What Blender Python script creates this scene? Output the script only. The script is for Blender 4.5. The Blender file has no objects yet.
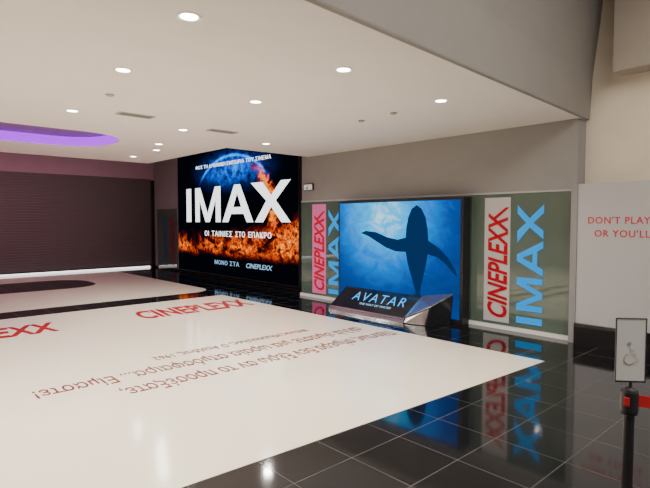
import bpy, bmesh, math, random
from mathutils import Vector, Matrix
random.seed(3)
D=bpy.data; C=bpy.context
COL=C.scene.collection

# ---------------------------------------------------------------- materials
def new_mat(name):
    m=D.materials.new(name); m.use_nodes=True
    nt=m.node_tree; nt.nodes.clear()
    out=nt.nodes.new('ShaderNodeOutputMaterial')
    return m,nt,out
def pbr(name,col,rough=0.5,metal=0.0,spec=0.5,emit=None,es=0.0,noise=0.0,nscale=3.0):
    m,nt,out=new_mat(name)
    b=nt.nodes.new('ShaderNodeBsdfPrincipled')
    b.inputs['Base Color'].default_value=(*col,1)
    b.inputs['Roughness'].default_value=rough
    b.inputs['Metallic'].default_value=metal
    b.inputs['Specular IOR Level'].default_value=spec
    if emit:
        b.inputs['Emission Color'].default_value=(*emit,1); b.inputs['Emission Strength'].default_value=es
    if noise>0:
        tc=nt.nodes.new('ShaderNodeTexCoord'); n=nt.nodes.new('ShaderNodeTexNoise')
        n.inputs['Scale'].default_value=nscale; n.inputs['Detail'].default_value=5
        r=nt.nodes.new('ShaderNodeValToRGB')
        r.color_ramp.elements[0].color=(*[c*(1-noise) for c in col],1); r.color_ramp.elements[0].position=.3
        r.color_ramp.elements[1].color=(*[min(1,c*(1+noise)) for c in col],1); r.color_ramp.elements[1].position=.7
        nt.links.new(tc.outputs['Object'],n.inputs['Vector']); nt.links.new(n.outputs['Fac'],r.inputs['Fac'])
        nt.links.new(r.outputs['Color'],b.inputs['Base Color'])
    nt.links.new(b.outputs[0],out.inputs[0])
    return m
def emis(name,col,s):
    m,nt,out=new_mat(name); e=nt.nodes.new('ShaderNodeEmission')
    e.inputs[0].default_value=(*col,1); e.inputs[1].default_value=s
    nt.links.new(e.outputs[0],out.inputs[0]); return m

class N:
    """tiny node-graph helper"""
    def __init__(s,nt): s.nt=nt
    def _in(s,sock,v):
        if hasattr(v,'is_output'): s.nt.links.new(v,sock)
        else: sock.default_value=v
    def m(s,op,a,b=0.0,c=None,clamp=False):
        n=s.nt.nodes.new('ShaderNodeMath'); n.operation=op; n.use_clamp=clamp
        s._in(n.inputs[0],a); s._in(n.inputs[1],b)
        if c is not None: s._in(n.inputs[2],c)
        return n.outputs[0]
    def ss(s,x,lo,hi,a=0.0,b=1.0):
        n=s.nt.nodes.new('ShaderNodeMapRange'); n.interpolation_type='SMOOTHSTEP'
        s._in(n.inputs[0],x); s._in(n.inputs[1],lo); s._in(n.inputs[2],hi); s._in(n.inputs[3],a); s._in(n.inputs[4],b)
        return n.outputs[0]
    def noise(s,vec,scale,detail=6,rough=.55,dist=0.0,scl=None):
        if scl:
            mp=s.nt.nodes.new('ShaderNodeMapping'); mp.inputs['Scale'].default_value=scl
            s.nt.links.new(vec,mp.inputs['Vector']); vec=mp.outputs[0]
        n=s.nt.nodes.new('ShaderNodeTexNoise'); s.nt.links.new(vec,n.inputs['Vector'])
        n.inputs['Scale'].default_value=scale; n.inputs['Detail'].default_value=detail
        n.inputs['Roughness'].default_value=rough; n.inputs['Distortion'].default_value=dist
        return n.outputs['Fac']
    def ramp(s,f,stops):
        n=s.nt.nodes.new('ShaderNodeValToRGB'); s._in(n.inputs[0],f)
        e=n.color_ramp.elements
        while len(e)<len(stops): e.new(.5)
        for i,(p,c) in enumerate(stops): e[i].position=p; e[i].color=(*c,1)
        return n.outputs[0]
    def add(s,a,b):
        n=s.nt.nodes.new('ShaderNodeMix'); n.data_type='RGBA'; n.blend_type='ADD'; n.inputs[0].default_value=1
        s._in(n.inputs[6],a); s._in(n.inputs[7],b); return n.outputs[2]

def screen_mat(name,build,strength=1.0):
    m,nt,out=new_mat(name); h=N(nt)
    uv=nt.nodes.new('ShaderNodeTexCoord').outputs['UV']
    sp=nt.nodes.new('ShaderNodeSeparateXYZ'); nt.links.new(uv,sp.inputs[0])
    col=build(h,uv,sp.outputs[0],sp.outputs[1])
    e=nt.nodes.new('ShaderNodeEmission'); nt.links.new(col,e.inputs[0]); e.inputs[1].default_value=strength
    nt.links.new(e.outputs[0],out.inputs[0]); return m

def lava(h,uv,u,v):
    n1=h.noise(uv,8.0,12,.72,.15,(2.6,1.6,1))
    n2=h.noise(uv,3.0,4,.5,0.3,(2,1.8,1))
    n3=h.noise(uv,22.0,6,.7,.1,(1.8,1.2,1))
    hgt=h.m('ADD',h.m('ADD',h.m('MULTIPLY',h.m('POWER',u,3.0),.14),.34),h.m('MULTIPLY',h.m('SUBTRACT',n1,.5),.40))
    low=h.m('SUBTRACT',hgt,.16)
    up=h.ss(v,low,hgt,1.0,0.0)
    bot=h.ss(h.m('ADD',v,h.m('MULTIPLY',h.m('SUBTRACT',n2,.5),.12)),.13,.21)
    mask=h.m('MULTIPLY',up,bot)
    ridge=h.m('SUBTRACT',1.0,h.m('MULTIPLY',h.m('ABSOLUTE',h.m('SUBTRACT',n1,.52)),8.0),None,True)
    ridge=h.m('MULTIPLY',ridge,h.ss(n3,.32,.64,.30,1.1))
    f=h.m('MULTIPLY',h.m('MULTIPLY',ridge,h.ss(n2,.28,.52)),mask)
    fire=h.ramp(f,[(0,(0,0,0)),(.15,(.07,.004,.0)),(.45,(.62,.06,.0)),(.75,(1.05,.20,.0)),(1,(1.4,.62,.06))])
    du=h.m('SUBTRACT',u,.42); dv=h.m('MULTIPLY',h.m('SUBTRACT',v,.42),.8)
    r=h.m('SQRT',h.m('ADD',h.m('MULTIPLY',du,du),h.m('MULTIPLY',dv,dv)))
    arc=h.ss(h.m('ABSOLUTE',h.m('SUBTRACT',r,h.m('ADD',.42,h.m('MULTIPLY',h.m('SUBTRACT',n1,.5),.20)))),0.0,.04,1.0,0.0)
    arc=h.m('MULTIPLY',arc,h.ss(u,.5,.8))
    arc=h.m('MULTIPLY',arc,h.ss(n2,.25,.5))
    arc=h.m('MULTIPLY',arc,h.ss(v,.84,.74))
    arc=h.m('MULTIPLY',arc,h.ss(v,.28,.40))
    fire2=h.ramp(arc,[(0,(0,0,0)),(.4,(.18,.012,.0)),(.8,(.9,.12,.0)),(1,(1.1,.36,.02))])
    bu=h.m('SUBTRACT',u,.52); bv=h.m('SUBTRACT',v,.79)
    rb=h.m('SQRT',h.m('ADD',h.m('MULTIPLY',h.m('MULTIPLY',bu,bu),1.5),h.m('MULTIPLY',h.m('MULTIPLY',bv,bv),6.0)))
    neb=h.m('MULTIPLY',h.m('MULTIPLY',h.ss(rb,.05,.50,1.0,0.0),h.ss(n1,.25,.66)),.85)
    eu=h.m('SUBTRACT',u,.52); ev=h.m('MULTIPLY',h.m('SUBTRACT',v,.50),.85)
    re=h.m('SQRT',h.m('ADD',h.m('MULTIPLY',eu,eu),h.m('MULTIPLY',ev,ev)))
    ring=h.m('MULTIPLY',h.ss(h.m('ABSOLUTE',h.m('SUBTRACT',re,.335)),0.0,.016,1.0,0.0),h.ss(v,.66,.8))
    neb=h.m('ADD',neb,h.m('MULTIPLY',ring,.6),None,True)
    blue=h.ramp(neb,[(0,(.0,.001,.003)),(.25,(.0,.010,.09)),(.6,(.0,.10,.72)),(1,(.0,.45,1.6))])
    return h.add(h.add(fire,fire2),blue)

def sea(h,uv,u,v):
    du=h.m('SUBTRACT',u,.42); dv=h.m('MULTIPLY',h.m('SUBTRACT',v,.88),.75)
    r=h.m('SQRT',h.m('ADD',h.m('MULTIPLY',du,du),h.m('MULTIPLY',dv,dv)))
    w=h.noise(uv,7,6,.6,1.2)
    g=h.ss(r,0.0,.70,.86,.14)
    g=h.m('ADD',g,h.m('MULTIPLY',h.m('SUBTRACT',w,.5),h.ss(r,0,.6,.75,.22)))
    return h.ramp(g,[(0,(.0,.012,.07)),(.25,(.0,.055,.30)),(.5,(.0,.19,.70)),(.78,(.02,.48,1.0)),(1,(.6,.95,1))])

M={}
M['ceil']=pbr('ceiling_paint',(.79,.75,.71),.9,noise=.015)
M['gray']=pbr('gray_wall_paint',(.275,.268,.262),.7,noise=.03)
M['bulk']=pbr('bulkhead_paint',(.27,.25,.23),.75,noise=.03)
M['hung']=pbr('taupe_soffit_paint',(.40,.35,.30),.75,noise=.03)
M['beige']=pbr('beige_wall_paint',(.76,.67,.55),.6,noise=.03)
M['textwall']=pbr('light_gray_wall_paint',(.46,.455,.465),.45,noise=.02)
M['mauve']=pbr('mauve_lit_wall_tint',(.46,.30,.36),.8,noise=.03)  # purple light on the upper walls is mixed into their colour
M['dark']=pbr('black_plastic',(.015,.015,.017),.35)
M['blackgloss']=pbr('black_gloss',(.012,.012,.014),.08)
M['chrome']=pbr('brushed_steel',(.62,.62,.63),.28,.9)
M['white']=pbr('white_paint',(.8,.79,.77),.4)
M['red']=pbr('red_print',(.46,.0,.012),.5,spec=.15)
M['magenta']=pbr('magenta_red_print',(.5,.0,.02),.5,spec=.15,emit=(.8,.0,.02),es=.2)
M['pinkglow']=pbr('pink_backlit_strip',(.45,.12,.26),.3,emit=(1,.16,.42),es=.32)
M['redfloor']=pbr('red_floor_print',(.33,.0,.006),.4,spec=.2)
M['maroon']=pbr('dark_red_print',(.17,.018,.018),.4,spec=.25)
M['walltext']=pbr('red_wall_print',(.58,.04,.05),.5)
M['cyan']=pbr('cyan_glow_print',(.0,.18,.48),.5,spec=.15,emit=(.0,.38,1.0),es=.55)  # emission added to the print to keep its colour vivid
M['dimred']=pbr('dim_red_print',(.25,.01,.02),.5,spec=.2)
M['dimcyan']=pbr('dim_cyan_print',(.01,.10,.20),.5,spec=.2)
M['emwhite']=emis('screen_white',(.95,.97,1),2.2)
M['empale']=emis('screen_pale_blue',(.40,.68,1),1.0)
M['emcyan']=emis('screen_cyan',(.05,.42,1),1.8)
M['lamp']=emis('downlight_glow',(1,.97,.92),26)
M['led']=emis('purple_led',(.38,.0,.90),2.2)
M['strip']=emis('white_led_strip',(1,.97,.95),2.4)
M['silh']=emis('screen_dark_shape',(.001,.030,.12),1.0)
M['lava']=screen_mat('lava_display',lava,1.4)
M['sea']=screen_mat('underwater_display',sea,1.45)
M['belt']=pbr('red_webbing',(.55,.010,.015),.7)
M['sheet']=pbr('printed_paper',(.62,.61,.60),.5)
M['pict']=pbr('gray_ink',(.32,.32,.32),.6)
M['vent']=pbr('vent_gray',(.36,.345,.32),.6)
M['ventdark']=pbr('vent_dark',(.10,.10,.10),.8)
M['cream']=pbr('cream_vinyl_floor',(.83,.755,.60),.13,noise=.02,nscale=1.5)
M['silver']=pbr('silver_board',(.45,.45,.46),.15,.85)
M['recess']=pbr('recess_violet_glow_tint',(.22,.10,.34),.8)  # violet LED glow put into the panel's base colour
M['exitw']=pbr('exit_sign_face',(.75,.77,.72),.4,emit=(.8,.85,.8),es=.3)
M['logostrip']=pbr('glossy_pale_strip',(.50,.50,.49),.10)
M['shut']=pbr('shutter_brown',(.15,.128,.12),.6,.1)

def glassmat(name,c1,c2):
    m,nt,out=new_mat(name); h=N(nt)
    tc=nt.nodes.new('ShaderNodeTexCoord')
    n=h.noise(tc.outputs['Object'],.9,3)
    col=h.ramp(n,[(.3,c1),(.7,c2)])
    b=nt.nodes.new('ShaderNodeBsdfPrincipled'); nt.links.new(col,b.inputs['Base Color'])
    b.inputs['Roughness'].default_value=.02; b.inputs['Specular IOR Level'].default_value=1.0
    nt.links.new(b.outputs[0],out.inputs[0]); return m
M['glass']=glassmat('green_glass',(.075,.115,.09),(.11,.155,.125))

def tiles():
    m,nt,out=new_mat('black_polished_tiles'); h=N(nt)
    tc=nt.nodes.new('ShaderNodeTexCoord')
    mp=nt.nodes.new('ShaderNodeMapping'); mp.inputs['Location'].default_value=(.1,.14,0)
    nt.links.new(tc.outputs['Object'],mp.inputs[0])
    br=nt.nodes.new('ShaderNodeTexBrick'); br.offset=0; br.squash=1
    br.inputs['Scale'].default_value=1; br.inputs['Brick Width'].default_value=.5; br.inputs['Row Height'].default_value=.5
    br.inputs['Mortar Size'].default_value=.0025; br.inputs['Mortar Smooth'].default_value=.1
    br.inputs['Color1'].default_value=(.004,.0045,.006,1); br.inputs['Color2'].default_value=(.006,.0065,.008,1); br.inputs['Mortar'].default_value=(.06,.06,.06,1)
    nt.links.new(mp.outputs[0],br.inputs['Vector'])
    sp=h.noise(tc.outputs['Object'],60,2)
    speck=h.ramp(sp,[(.66,(0,0,0)),(.76,(.02,.02,.022))])
    col=h.add(br.outputs['Color'],speck)
    b=nt.nodes.new('ShaderNodeBsdfPrincipled'); nt.links.new(col,b.inputs['Base Color'])
    rg=h.ss(br.outputs['Fac'],0,1,.07,.5); nt.links.new(rg,b.inputs['Roughness'])
    b.inputs['Specular IOR Level'].default_value=.85
    nt.links.new(b.outputs[0],out.inputs[0]); return m
M['tile']=tiles()

# ---------------------------------------------------------------- builders
def link(o,parent=None):
    COL.objects.link(o)
    if parent:
        o.parent=parent; o.matrix_parent_inverse=Matrix.Translation(-Vector(parent.location))
    return o
def top(o,label,cat,group=None,kind=None):
    o['label']=label; o['category']=cat
    if group: o['group']=group
    if kind: o['kind']=kind
    return o
def struct(o): o['kind']='structure'; return o
def mesh_obj(name,verts,faces,mat,parent=None,origin=None,smooth=False):
    og=Vector(origin) if origin is not None else sum((Vector(v) for v in verts),Vector())/len(verts)
    me=D.meshes.new(name); me.from_pydata([Vector(v)-og for v in verts],[],faces); me.update()
    bm=bmesh.new(); bm.from_mesh(me); bmesh.ops.recalc_face_normals(bm,faces=bm.faces); bm.to_mesh(me); bm.free()
    if smooth:
        for p in me.polygons: p.use_smooth=True
    me.materials.append(mat)
    o=D.objects.new(name,me); o.location=og
    return link(o,parent)
def box(name,x0,x1,y0,y1,z0,z1,mat,parent=None,bevel=0,origin=None):
    v=[(x,y,z) for x in(x0,x1) for y in(y0,y1) for z in(z0,z1)]
    f=[(0,1,3,2),(4,6,7,5),(0,4,5,1),(2,3,7,6),(0,2,6,4),(1,5,7,3)]
    og=origin or ((x0+x1)/2,(y0+y1)/2,z0)
    o=mesh_obj(name,v,f,mat,parent,og)
    if bevel:
        b=o.modifiers.new('bevel','BEVEL'); b.width=bevel; b.segments=2
    return o
def lathe(name,prof,loc,mat,parent=None,seg=40):
    v=[];f=[]
    for r,z in prof:
        for i in range(seg):
            a=2*math.pi*i/seg; v.append((loc[0]+r*math.cos(a),loc[1]+r*math.sin(a),loc[2]+z))
    n=len(prof)
    for j in range(n-1):
        for i in range(seg):
            k=(i+1)%seg; f.append((j*seg+i,j*seg+k,(j+1)*seg+k,(j+1)*seg+i))
    f.append(tuple(range(seg))[::-1]); f.append(tuple((n-1)*seg+i for i in range(seg)))
    return mesh_obj(name,v,f,mat,parent,loc)
def rrect(x0,x1,y0,y1,r,seg=10):
    pts=[]
    for cx,cy,a0 in((x1-r,y1-r,0),(x0+r,y1-r,90),(x0+r,y0+r,180),(x1-r,y0+r,270)):
        for i in range(seg+1):
            a=math.radians(a0+90*i/seg); pts.append((cx+r*math.cos(a),cy+r*math.sin(a)))
    return pts
def curve_mesh(name,loops,ext):
    cu=D.curves.new(name,'CURVE'); cu.dimensions='2D'; cu.fill_mode='BOTH'; cu.extrude=ext
    for lp in loops:
        s=cu.splines.new('POLY'); s.points.add(len(lp)-1); s.use_cyclic_u=True
        for p,(x,y) in zip(s.points,lp): p.co=(x,y,0,1)
    tmp=D.objects.new('tmp',cu); COL.objects.link(tmp); C.view_layer.update()
    me=D.meshes.new_from_object(tmp.evaluated_get(C.evaluated_depsgraph_get()))
    D.objects.remove(tmp); me.name=name; return me
def flat_shape(name,loops,z0,z1,mat,parent=None,origin=(0,0)):
    me=curve_mesh(name,[[(x-origin[0],y-origin[1]) for x,y in lp] for lp in loops],(z1-z0)/2)
    me.materials.clear(); me.materials.append(mat)
    o=D.objects.new(name,me); o.location=(origin[0],origin[1],(z0+z1)/2)
    return link(o,parent)
def shape_on(name,loops,org,u,v,t,mat,parent=None):
    me=curve_mesh(name,loops,t/2)
    u=Vector(u).normalized(); v=Vector(v).normalized(); n=u.cross(v)
    for w in me.vertices:
        c=w.co.copy(); w.co=u*c.x+v*c.y+n*c.z
    me.materials.clear(); me.materials.append(mat)
    o=D.objects.new(name,me); o.location=org
    return link(o,parent)
def text_on(name,s,org,u,v,w,hgt,mat,parent=None,shear=0.0,bold=0.0,t=.004,spacing=1.0):
    cu=D.curves.new(name,'FONT'); cu.body=s; cu.extrude=.01; cu.offset=bold; cu.resolution_u=4; cu.space_character=spacing; cu.shear=shear
    tmp=D.objects.new('tmp',cu); COL.objects.link(tmp); C.view_layer.update()
    me=D.meshes.new_from_object(tmp.evaluated_get(C.evaluated_depsgraph_get()))
    D.objects.remove(tmp)
    xs=[q.co.x for q in me.vertices]; ys=[q.co.y for q in me.vertices]
    x0,x1,y0,y1=min(xs),max(xs),min(ys),max(ys)
    u=Vector(u).normalized(); v=Vector(v).normalized(); n=u.cross(v)
    for q in me.vertices:
        c=q.co; q.co=u*((c.x-x0)/(x1-x0)*w)+v*((c.y-y0)/(y1-y0)*hgt)+n*(t/2 if c.z>0 else -t/2)
    me.materials.clear(); me.materials.append(mat)
    o=D.objects.new(name,me); o.location=Vector(org)+n*(t/2)
    return link(o,parent)
BIG={'letter_i':[[(0,0),(.29,0),(.29,1),(0,1)]],
 'letter_m':[[(.56,0),(.82,0),(.82,.64),(1.17,0),(1.41,0),(1.76,.64),(1.76,0),(2.02,0),(2.02,1),(1.72,1),(1.29,.24),(.86,1),(.56,1)]],
 'letter_a':[[(2.12,0),(2.42,0),(2.57,.22),(3.19,.22),(3.34,0),(3.64,0),(3.02,1),(2.74,1)],[(2.68,.40),(3.08,.40),(2.88,.78)]],
 'letter_x':[[(3.72,0),(4.08,0),(4.42,.38),(4.84,0),(5.2,0),(4.61,.53),(5.2,1),(4.82,1),(4.42,.66),(4.06,1),(3.54,1),(4.22,.53)]]}
def big_word(org,u,v,w,hgt,mat,parent,t=.004):
    for k,loops in BIG.items():
        shape_on(k,[[(x/5.2*w,y*hgt) for x,y in lp] for lp in loops],org,u,v,t,mat,parent)
def quad_uv(name,pts,mat,parent=None):
    og=sum((Vector(p) for p in pts),Vector())/4
    me=D.meshes.new(name); me.from_pydata([Vector(p)-og for p in pts],[],[(0,1,2,3)])
    uvl=me.uv_layers.new(name='UVMap')
    for i,c in enumerate([(0,0),(1,0),(1,1),(0,1)]): uvl.data[i].uv=c
    me.materials.append(mat); o=D.objects.new(name,me); o.location=og
    return link(o,parent)

R=(0,-1,0); U=(0,0,1); L=(0,1,0)
LOW=2.95; HI=3.8; FAR=17.0; XW=7.0; XS=7.5
def edge(x): return 2.68-.055*(7.0-x)      # near edge line of the low ceiling

# ---------------------------------------------------------------- room shell
struct(box('floor',-4.5,XS,-4,FAR,-.1,0,M['tile'],origin=(0,0,0)))
struct(box('wall_far',-4.5,XS,FAR+.12,FAR+.3,0,HI,M['mauve']))
struct(box('trim_1',-4.5,XS,FAR,FAR+.12,3.0,HI,M['mauve']))
struct(box('wall_left',-4.7,-4.5,-4,FAR+.3,0,5,M['beige']))
struct(box('wall_screen',XS,XS+.2,8.4,FAR+.3,0,HI,M['gray']))
struct(box('wall_right',XW,XS+.2,2.72,8.4,0,LOW-.001,M['gray']))
struct(box('wall_text',6.88,7.25,-4,2.66,.26,2.08,M['textwall']))
struct(box('wall_upper',7.25,7.45,-4,2.9,2.08,5,M['beige']))
struct(box('trim_2',6.93,7.25,-4,2.3,3.45,5,M['hung']))
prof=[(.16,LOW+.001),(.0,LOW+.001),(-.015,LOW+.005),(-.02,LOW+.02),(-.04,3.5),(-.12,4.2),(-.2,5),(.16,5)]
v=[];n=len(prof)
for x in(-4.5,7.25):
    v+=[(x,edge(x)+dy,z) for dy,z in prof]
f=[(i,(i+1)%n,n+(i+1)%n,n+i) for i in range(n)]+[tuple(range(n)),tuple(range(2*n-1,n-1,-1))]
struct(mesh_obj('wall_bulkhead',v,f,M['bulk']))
struct(box('ceiling_high',-4.7,7.45,-4,2.9,5,5.1,M['beige']))
struct(box('ceiling_upper',-4.7,XS+.2,8.2,FAR+.3,HI,HI+.1,M['mauve']))
hole=rrect(-2.2,3.28,8.15,10.0,.75)
outer=[(-4.5,edge(-4.5)+.02),(7.2,edge(7.2)+.02),(XS,2.9),(XS,8.2),(5.02,8.2),(5.02,11.65),(-4.5,11.65)]
struct(flat_shape('ceiling',[outer,hole],LOW,HI,M['ceil']))
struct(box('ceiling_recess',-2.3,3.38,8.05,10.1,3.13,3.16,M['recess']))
struct(box('baseboard_right',6.83,6.9,-4,2.66,0,.27,M['blackgloss']))
struct(box('trim_3',6.94,XW,2.72,8.4,0,.055,M['white']))
struct(box('trim_4',6.975,XW,2.72,8.4,2.0,2.025,M['textwall']))
struct(box('trim_5',6.86,7.0,2.66,2.74,0,2.08,M['gray']))
struct(box('baseboard_screen',XS-.04,XS,8.4,FAR,0,.06,M['blackgloss']))

o1=rrect(-2.19,3.27,8.16,9.99,.74); o2=rrect(-2.14,3.22,8.21,9.94,.69)
led=flat_shape('led_strip',[o1,o2],2.965,3.11,M['led'],origin=(.6,9.0))
top(led,'violet LED strip glowing around the rounded ceiling recess','light strip')

main=flat_shape('floor_vinyl',[[(-4.4,3.1),(5.70,2.53),(5.70,9.55),(-4.4,9.55)]],0,.004,M['cream'],origin=(.6,6))
top(main,'glossy cream vinyl floor field printed with red lettering','floor covering')
ring=flat_shape('floor_vinyl',[rrect(-4.4,5.95,10.3,16.3,.5),rrect(-3.0,4.4,12.9,15.0,.8)],0,.004,M['cream'],origin=(.6,13))
top(ring,'cream vinyl floor ring around a rounded black opening before the shutter','floor covering')

ft=.003
for x,w in((3.38,2.22),(-.05,2.22)):
    o=text_on('floor_lettering','CINEPLEXX',(x,8.0,.0045),(1,0,0),(0,1,0),w,.78,M['redfloor'],bold=.032,shear=.3,t=ft,spacing=1.04)
    top(o,'large red slanted word printed on the cream vinyl floor','lettering','red words on the floor')
for s,x,y,w,h,lab in (('Πάντως σήμερα δεν ξέρω αν το \u043fροσέξατε,',5.55,4.88,3.80,.34,'first sentence line'),
      ('αλλά είμαστε μια ωραία ατμόσφαιρα... Είμαστε!',5.42,5.36,4.30,.34,'second sentence line'),
      ('Ντίνος Ηλιό\u043fουλος, Ο Ατσίδας, 1962',4.75,5.72,2.3,.19,'small caption line')):
    o=text_on('floor_lettering',s,(x,y,.0045),(-1,0,0),(0,-1,0),w,h,M['maroon'],t=ft,bold=.004)
    top(o,'dark red '+lab+' printed upside down on vinyl floor','lettering')

# ---------------------------------------------------------------- roller shutter
sh=D.objects.new('roller_shutter',None); sh.location=(1.5,FAR,0); COL.objects.link(sh)
top(sh,'closed dark gray-brown roller shutter with fine horizontal slats','shutter')
v=[];zz=.08; x0,x1=-4.45,7.38
prof=[]
while zz<3.0:
    prof+= [(FAR+.006,zz),(FAR-.004,zz+.012),(FAR-.004,zz+.068),(FAR+.006,zz+.08)]; zz+=.08
for y,z in prof: v+= [(x0,y,z),(x1,y,z)]
f=[(2*i,2*i+1,2*i+3,2*i+2) for i in range(len(prof)-1)]
mesh_obj('slat_curtain',v,f,M['shut'],sh)
box('bottom_rail',x0,x1,FAR-.03,FAR+.03,.04,.09,M['dark'],sh)
box('guide_rail',7.38,7.49,FAR-.06,FAR-.002,0,2.99,M['dark'],sh)
ls=box('led_strip',-4.4,7.3,FAR-.07,FAR-.035,.005,.055,M['strip'])
top(ls,'thin white light strip along the foot of the shutter','light strip')

# ---------------------------------------------------------------- big wall display
bd=box('wall_display',7.40,7.49,8.98,15.0,.07,3.78,M['dark'])
top(bd,'huge lit wall display showing glowing lava and white lettering','display')
xs=7.397
quad_uv('screen',[(xs,14.97,.09),(xs,9.0,.09),(xs,9.0,3.76),(xs,14.97,3.76)],M['lava'],bd)
xt=xs-.004
big_word((xt,14.40,1.57),R,U,5.12,1.0,M['emwhite'],bd)
def words(items,z,h,mat,bold,shear=0.0,spacing=1.1):
    """every word of a line is a part of its own: (word, start y, width)"""
    for s,y,w in items:
        text_on('lettering',s,(xt,y,z),R,U,w,h,mat,bd,bold=bold,spacing=spacing,shear=shear)
words([('ΟΙ',13.3,.23),('ΤΑΙΝΙΕΣ',12.90,1.08),('ΣΤΟ',11.66,.46),('ΕΠΑΚΡΟ',11.04,1.0)],1.17,.15,M['emwhite'],.004)
words([('ΦΩΣ',13.8,.40),('ΤΗ',13.32,.22),('ΔΥΝΑΜΙΚΗ',13.02,.88),('ΕΜΠΕΙΡΙΑ',12.06,.84),('ΤΟΥ',11.14,.36),('ΣΙΝΕΜΑ',10.70,.66)],3.12,.10,M['emwhite'],0)
words([('ΜΟΝΟ',12.75,.68),('ΣΤΑ',11.95,.46)],.38,.12,M['empale'],.004)
words([('CINEPLEXX',11.15,1.15)],.375,.125,M['empale'],.012,shear=.25,spacing=1)

# ---------------------------------------------------------------- green glass panels with logos
def logo_panel(y0,y1,label,strip,cin,imx,x=XW,zt=1.995,red='red',cy='cyan',sm='logostrip'):
    x=x-.003
    p=box('glass_panel',x-.03,x,y0,y1,.058,zt,M['glass'],bevel=.003)
    top(p,label,'wall panel','glass wall panels')
    if strip: box('pale_strip',x-.034,x-.0305,strip[0],strip[1],.10,zt-.05,M[sm] ,p)
    xx=x-.0365
    text_on('red_lettering','CINEPLEXX',(xx,cin[0],.17),U,L,1.55,cin[1]-cin[0],M[red],p,shear=.3,bold=.025)
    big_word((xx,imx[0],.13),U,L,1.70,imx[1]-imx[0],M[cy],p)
    w=cin[1]-cin[0]
    shape_on('letter_arm',[[(0,0),(w*.75,.18),(w*.75+.06,.18),(.08,0)]],(xx-.004,cin[1]-.04,1.62),R,U,.004,M[red],p)
    return p
logo_panel(2.76,4.26,'green glass wall panel, red and cyan vertical lettering, pale strip',(3.63,4.04),(3.66,3.98),(3.14,3.52))
logo_panel(7.02,8.38,'green glass wall panel with pink-lit lettering between both displays',(7.60,8.02),(7.64,7.96),(7.17,7.52),red='magenta',sm='pinkglow')
pm=box('glass_panel',XW-.033,XW-.003,4.28,7.0,.058,1.995,M['glass'],bevel=.003); top(pm,'plain green glass wall panel behind the underwater display','wall panel','glass wall panels')
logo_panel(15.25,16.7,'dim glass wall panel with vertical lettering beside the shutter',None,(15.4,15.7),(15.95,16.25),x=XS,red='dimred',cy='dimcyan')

# ---------------------------------------------------------------- underwater display
dx=6.76
ud=box('display_cabinet',dx,6.96,4.28,7.02,.0,1.97,M['dark'],bevel=.006)
top(ud,'free-standing black display cabinet showing a blue underwater scene','display')
xs=dx-.003
quad_uv('screen',[(xs,6.98,.07),(xs,4.33,.07),(xs,4.33,1.93),(xs,6.98,1.93)],M['sea'],ud)
def sil(name,pts):
    shape_on(name,[[(6.98-y,z) for y,z in pts]],(xs-.003,6.98,0),R,U,.002,M['silh'],ud)
# plain rising whale outline with long flippers, flat dark shape of the picture
sil('whale_shape',[(5.16,1.86),(5.26,1.80),(5.33,1.66),(5.37,1.48),(5.38,1.32),(5.56,1.28),(5.80,1.32),(6.05,1.40),(6.30,1.42),(6.42,1.38),(6.24,1.33),(6.04,1.24),(5.82,1.14),(5.60,1.08),(5.38,1.08),(5.34,.90),(5.27,.70),(5.20,.52),(5.16,.40),(5.28,.33),(5.42,.22),(5.46,.14),(5.30,.18),(5.13,.24),(4.98,.16),(4.82,.13),(4.86,.20),(4.98,.32),(5.08,.40),(5.06,.52),(5.01,.70),(4.96,.90),(4.93,1.06),(4.74,1.02),(4.58,.92),(4.46,.80),(4.37,.74),(4.42,.86),(4.54,1.02),(4.70,1.16),(4.92,1.28),(4.94,1.48),(4.98,1.66),(5.06,1.80)])

# angular floor board in front of it
wd=D.objects.new('floor_display_board',None); wd.location=(6.5,5.6,0); COL.objects.link(wd)
top(wd,'low angular glossy black floor board with glowing cyan lettering','display board')
M['board']=pbr('board_print',(.008,.011,.018),.10,noise=.6,nscale=4)
M['wing']=pbr('dark_glossy_wing',(.018,.018,.02),.08)
ya,yb=5.0,6.72
def poly_prism(name,pts_a,pts_b,mat,par):
    n=len(pts_a); v=list(pts_a)+list(pts_b)
    f=[tuple(range(n)),tuple(range(2*n-1,n-1,-1))]+[(i,(i+1)%n,n+(i+1)%n,n+i) for i in range(n)]
    return mesh_obj(name,v,f,mat,par)
def prism(name,prof,y0,y1,mat,par):
    return poly_prism(name,[(x,y0,z) for x,z in prof],[(x,y1,z) for x,z in prof],mat,par)
prism('slanted_board',[(6.26,.07),(6.28,.055),(6.70,.36),(6.68,.38)],ya,yb,M['board'],wd)
prism('base_plinth',[(6.24,0),(6.72,0),(6.72,.34),(6.70,.34),(6.27,.05),(6.24,.05)],ya,yb,M['blackgloss'],wd)
prism('front_edge',[(6.225,.0),(6.24,.0),(6.265,.07),(6.25,.075)],ya,yb,M['silver'],wd)
a=[(6.22,5.0,.0),(6.70,5.0,.0),(6.70,5.0,.36),(6.26,5.0,.08)]
b=[(6.30,4.62,.0),(6.72,4.46,.0),(6.72,4.42,.46),(6.34,4.56,.29)]
poly_prism('raised_wing',a,b,M['wing'],wd)
poly_prism('wing_facet',[(6.218,4.98,.01),(6.222,4.98,.01),(6.262,4.98,.075),(6.258,4.98,.075)],[(6.288,4.64,.01),(6.292,4.64,.01),(6.338,4.585,.27),(6.330,4.585,.27)],M['silver'],wd)
poly_prism('wing_edge',[(6.25,5.0,.08),(6.27,5.0,.10),(6.70,5.0,.38),(6.70,5.0,.36)],[(6.33,4.56,.29),(6.34,4.56,.31),(6.72,4.42,.48),(6.72,4.42,.46)],M['silver'],wd)
sv=Vector((.42,0,.31)).normalized()
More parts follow.
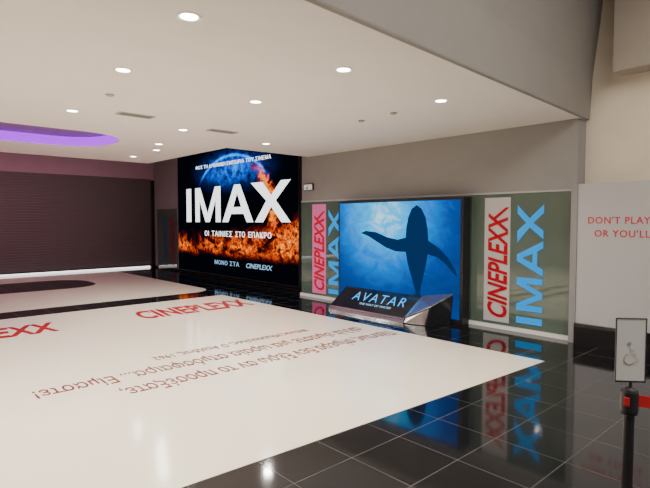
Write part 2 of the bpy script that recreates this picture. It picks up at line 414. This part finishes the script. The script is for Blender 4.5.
nrm=Vector(R).cross(sv)
text_on('lettering','AVATAR',Vector((6.26,6.34,.07))+sv*.22+nrm*.004,R,sv,1.18,.20,M['emcyan'],wd,spacing=1.25,bold=-.012,shear=-.12)
text_on('lettering','THE WAY OF WATER',Vector((6.26,6.10,.07))+sv*.13+nrm*.004,R,sv,.72,.045,M['empale'],wd)

# ---------------------------------------------------------------- wall lettering
for s,y,z,w in (("DON'T PLAY",2.53,1.565,.70),("OR YOU'LL",2.45,1.40,.62)):
    o=text_on('wall_lettering',s,(6.88,y,z),R,U,w,.09,M['walltext'],bold=.012,spacing=1.12)
    top(o,'red capital letters on the light gray wall','lettering','red wall words')

ex=box('exit_sign',6.96,6.995,8.0,8.30,2.24,2.38,M['dark'],bevel=.004)
top(ex,'small exit pictogram sign on the gray wall','sign')
box('sign_face',6.955,6.9595,8.02,8.28,2.255,2.365,M['exitw'],ex)
shape_on('running_figure',[[(.10,.01),(.13,.04),(.12,.07),(.09,.065),(.10,.05),(.07,.03),(.05,.03),(.05,.02),(.08,.02)],[(.12,.08),(.14,.08),(.14,.10),(.12,.10)]],(6.954,8.28,2.255),R,U,.002,M['dark'],ex)

# ---------------------------------------------------------------- downlights
spots=[(1.64,3.13),(1.77,4.62),(1.95,6.73),(3.22,3.28),(3.34,4.82),(3.56,7.02),(4.85,3.38),(5.27,7.3),(4.19,9.35),(4.24,10.6),(.1,3.2),(.1,4.7),(.1,6.6),(-1.6,3.2),(-1.6,5.2),(-1.6,7.2),(3.9,8.6)]
def ringmesh():
    bm=bmesh.new(); seg=32; pr=[(.058,0.0),(.075,-.008),(.082,-.004),(.082,.0)]
    rows=[[bm.verts.new((r*math.cos(2*math.pi*i/seg),r*math.sin(2*math.pi*i/seg),z)) for i in range(seg)] for r,z in pr]
    for j in range(3):
        for i in range(seg): bm.faces.new((rows[j][i],rows[j][(i+1)%seg],rows[j+1][(i+1)%seg],rows[j+1][i]))
    me=D.meshes.new('downlight_ring'); bm.to_mesh(me); bm.free(); me.materials.append(M['white']); return me
def discmesh():
    bm=bmesh.new(); bmesh.ops.create_circle(bm,cap_ends=True,radius=.058,segments=32)
    me=D.meshes.new('bulb'); bm.to_mesh(me); bm.free(); me.materials.append(M['lamp']); return me
rm,dm=ringmesh(),discmesh()
ld=D.lights.new('spot','SPOT'); ld.energy=142; ld.spot_size=math.radians(150); ld.spot_blend=.9; ld.color=(1,.935,.86); ld.shadow_soft_size=.06
for x,y in spots:
    o=D.objects.new('downlight',rm); o.location=(x,y,LOW); COL.objects.link(o)
    top(o,'round recessed white downlight, lit, in the white ceiling','lamp','ceiling downlights')
    d=D.objects.new('bulb',dm); d.location=(0,0,-.003); d.parent=o; COL.objects.link(d)
    s=D.objects.new('lamp_light',ld); s.location=(0,0,-.03); s.parent=o; COL.objects.link(s)
def vent(x,y):
    p=box('ceiling_vent',x-.23,x+.23,y-.08,y+.08,LOW-.012,LOW,M['vent'],bevel=.003)
    top(p,'rectangular slotted air vent in the white ceiling','vent','ceiling vents')
    for k in range(4):
        yy=y-.052+.035*k
        box('slot',x-.2,x+.2,yy-.009,yy+.009,LOW-.0135,LOW-.012,M['ventdark'],p)
vent(2.62,6.45); vent(4.05,6.72)
for x,y in((2.0,5.6),(5.0,4.75),(4.95,4.15)):
    o=lathe('smoke_detector',[(.045,0),(.045,-.01),(.03,-.02),(.012,-.022)],(x,y,LOW),M['vent'],seg=24)
    top(o,'small round gray detector on the white ceiling','detector','ceiling detectors')

# ---------------------------------------------------------------- barrier post
def post(x,y):
    p=D.objects.new('barrier_post',None); p.location=(x,y,0); COL.objects.link(p)
    top(p,'black barrier post with retractable red belt on black tiles','barrier post','barrier posts')
    lathe('base',[(.17,0),(.17,.012),(.15,.025),(.04,.04),(.03,.05)],(x,y,0),M['dark'],p)
    lathe('pole',[(.019,.04),(.019,.86)],(x,y,0),M['dark'],p)
    lathe('head',[(.019,.86),(.029,.865),(.031,.875),(.031,.950),(.027,.960),(.012,.967)],(x,y,0),M['dark'],p)
    box('belt_clip',x-.033,x+.033,y-.010,y+.010,.900,.935,M['belt'],p,bevel=.003)
    return p
px,py=2.145,.625
P=post(px,py)
ddir=Vector((.60,-.80,0)); q=Vector((px,py,0))+ddir*1.6
post(q.x,q.y)
nn=Vector((.80,.60,0))*.0015
a=Vector((px,py,0))+ddir*.032; b=Vector((q.x,q.y,0))-ddir*.19
vv=[];segs=16
for i in range(segs+1):
    t=i/segs; c=a.lerp(b,t); sag=-.04*4*t*(1-t)
    for z in(.893,.938):
        for s in(-1,1): vv.append(c+nn*s+Vector((0,0,z+sag)))
ff=[]
for i in range(segs):
    k=4*i; ff+=[(k,k+4,k+6,k+2),(k+1,k+3,k+7,k+5),(k,k+1,k+5,k+4),(k+2,k+6,k+7,k+3)]
mesh_obj('belt',vv,ff,M['belt'],P)
# sign on the post
sd=Vector((.66,-.75,0)).normalized()
sg=D.objects.new('sign_holder',None); sg.location=(px,py,.965); COL.objects.link(sg)
top(sg,'thin black-framed portrait sign with wheelchair pictogram on barrier post','sign')
def bar(name,u0,u1,z0,z1,th,mat,off=0):
    n=sd.cross(Vector(U)); pts=[]
    for uu in(u0,u1):
        for z in(z0,z1):
            for s in(-th/2,th/2): pts.append(Vector((px,py,0))+sd*uu+n*(s+off)+Vector((0,0,z)))
    return mesh_obj(name,pts,[(0,1,3,2),(4,6,7,5),(0,4,5,1),(2,3,7,6),(0,2,6,4),(1,5,7,3)],mat,sg)
hw=.053; z0,z1=.99,1.23
bar('sheet',-hw,hw,z0,z1,.003,M['sheet'])
for nme,aa in(('frame_bar',(-hw-.002,-hw+.001,z0,z1)),('frame_bar',(hw-.001,hw+.002,z0,z1)),('frame_bar',(-hw-.002,hw+.002,z1-.001,z1+.002)),('frame_bar',(-hw-.002,hw+.002,z0-.004,z0+.002))):
    bar(nme,*aa,.007,M['dark'])
bar('stem',-.006,.006,.96,.99,.010,M['dark'])
no=sd.cross(Vector(U)) 
org=Vector((px,py,0))+no*.003
def arcpts(cx,cy,r0,r1,a0,a1,n=16):
    o=[(cx+r1*math.cos(math.radians(a0+(a1-a0)*i/n)),cy+r1*math.sin(math.radians(a0+(a1-a0)*i/n))) for i in range(n+1)]
    i_=[(cx+r0*math.cos(math.radians(a1-(a1-a0)*i/n)),cy+r0*math.sin(math.radians(a1-(a1-a0)*i/n))) for i in range(n+1)]
    return o+i_
loops=[arcpts(-.004,1.075,.018,.022,110,330),[(-.010,1.124),(-.003,1.124),(-.001,1.094),(.014,1.094),(.024,1.062),(.030,1.065),(.018,1.099),(.001,1.100),(-.001,1.109),(.012,1.109),(.012,1.113),(-.003,1.113),(-.003,1.124),(-.010,1.124)],
       [(-.006+.007*math.cos(k*.5236),1.135+.007*math.sin(k*.5236)) for k in range(12)]]
for lp in loops: shape_on('pictogram',[lp],org,sd,U,.001,M['pict'],sg)

# ---------------------------------------------------------------- lamps
def area(name,loc,rot,sx,sy,e,col):
    l=D.lights.new(name,'AREA'); l.shape='RECTANGLE'; l.size=sx; l.size_y=sy; l.energy=e; l.color=col
    o=D.objects.new(name,l); o.location=loc; o.rotation_euler=rot; COL.objects.link(o); return o
area('added_high_fill',(3.0,-1.2,4.9),(0,0,0),5,3,400,(1,.93,.84))  # unseen fill added to brighten the high zone and right wall
area('upper_purple_light',(1.5,14.2,3.7),(0,0,0),7,2.5,110,(1,.45,.62))
area('recess_purple_light',(.5,9.1,3.12),(0,0,0),4,1.0,16,(.5,.05,1))

w=D.worlds.new('world'); C.scene.world=w; w.use_nodes=True
w.node_tree.nodes['Background'].inputs[0].default_value=(1,.97,.94,1); w.node_tree.nodes['Background'].inputs[1].default_value=.35

cam=D.cameras.new('camera'); cam.sensor_width=36; cam.lens=507/650*36; cam.clip_start=.05
co=D.objects.new('camera',cam); co.location=(0,0,1.6); co.rotation_euler=(math.radians(90-2.6),0,math.radians(-42.4))
COL.objects.link(co); C.scene.camera=co
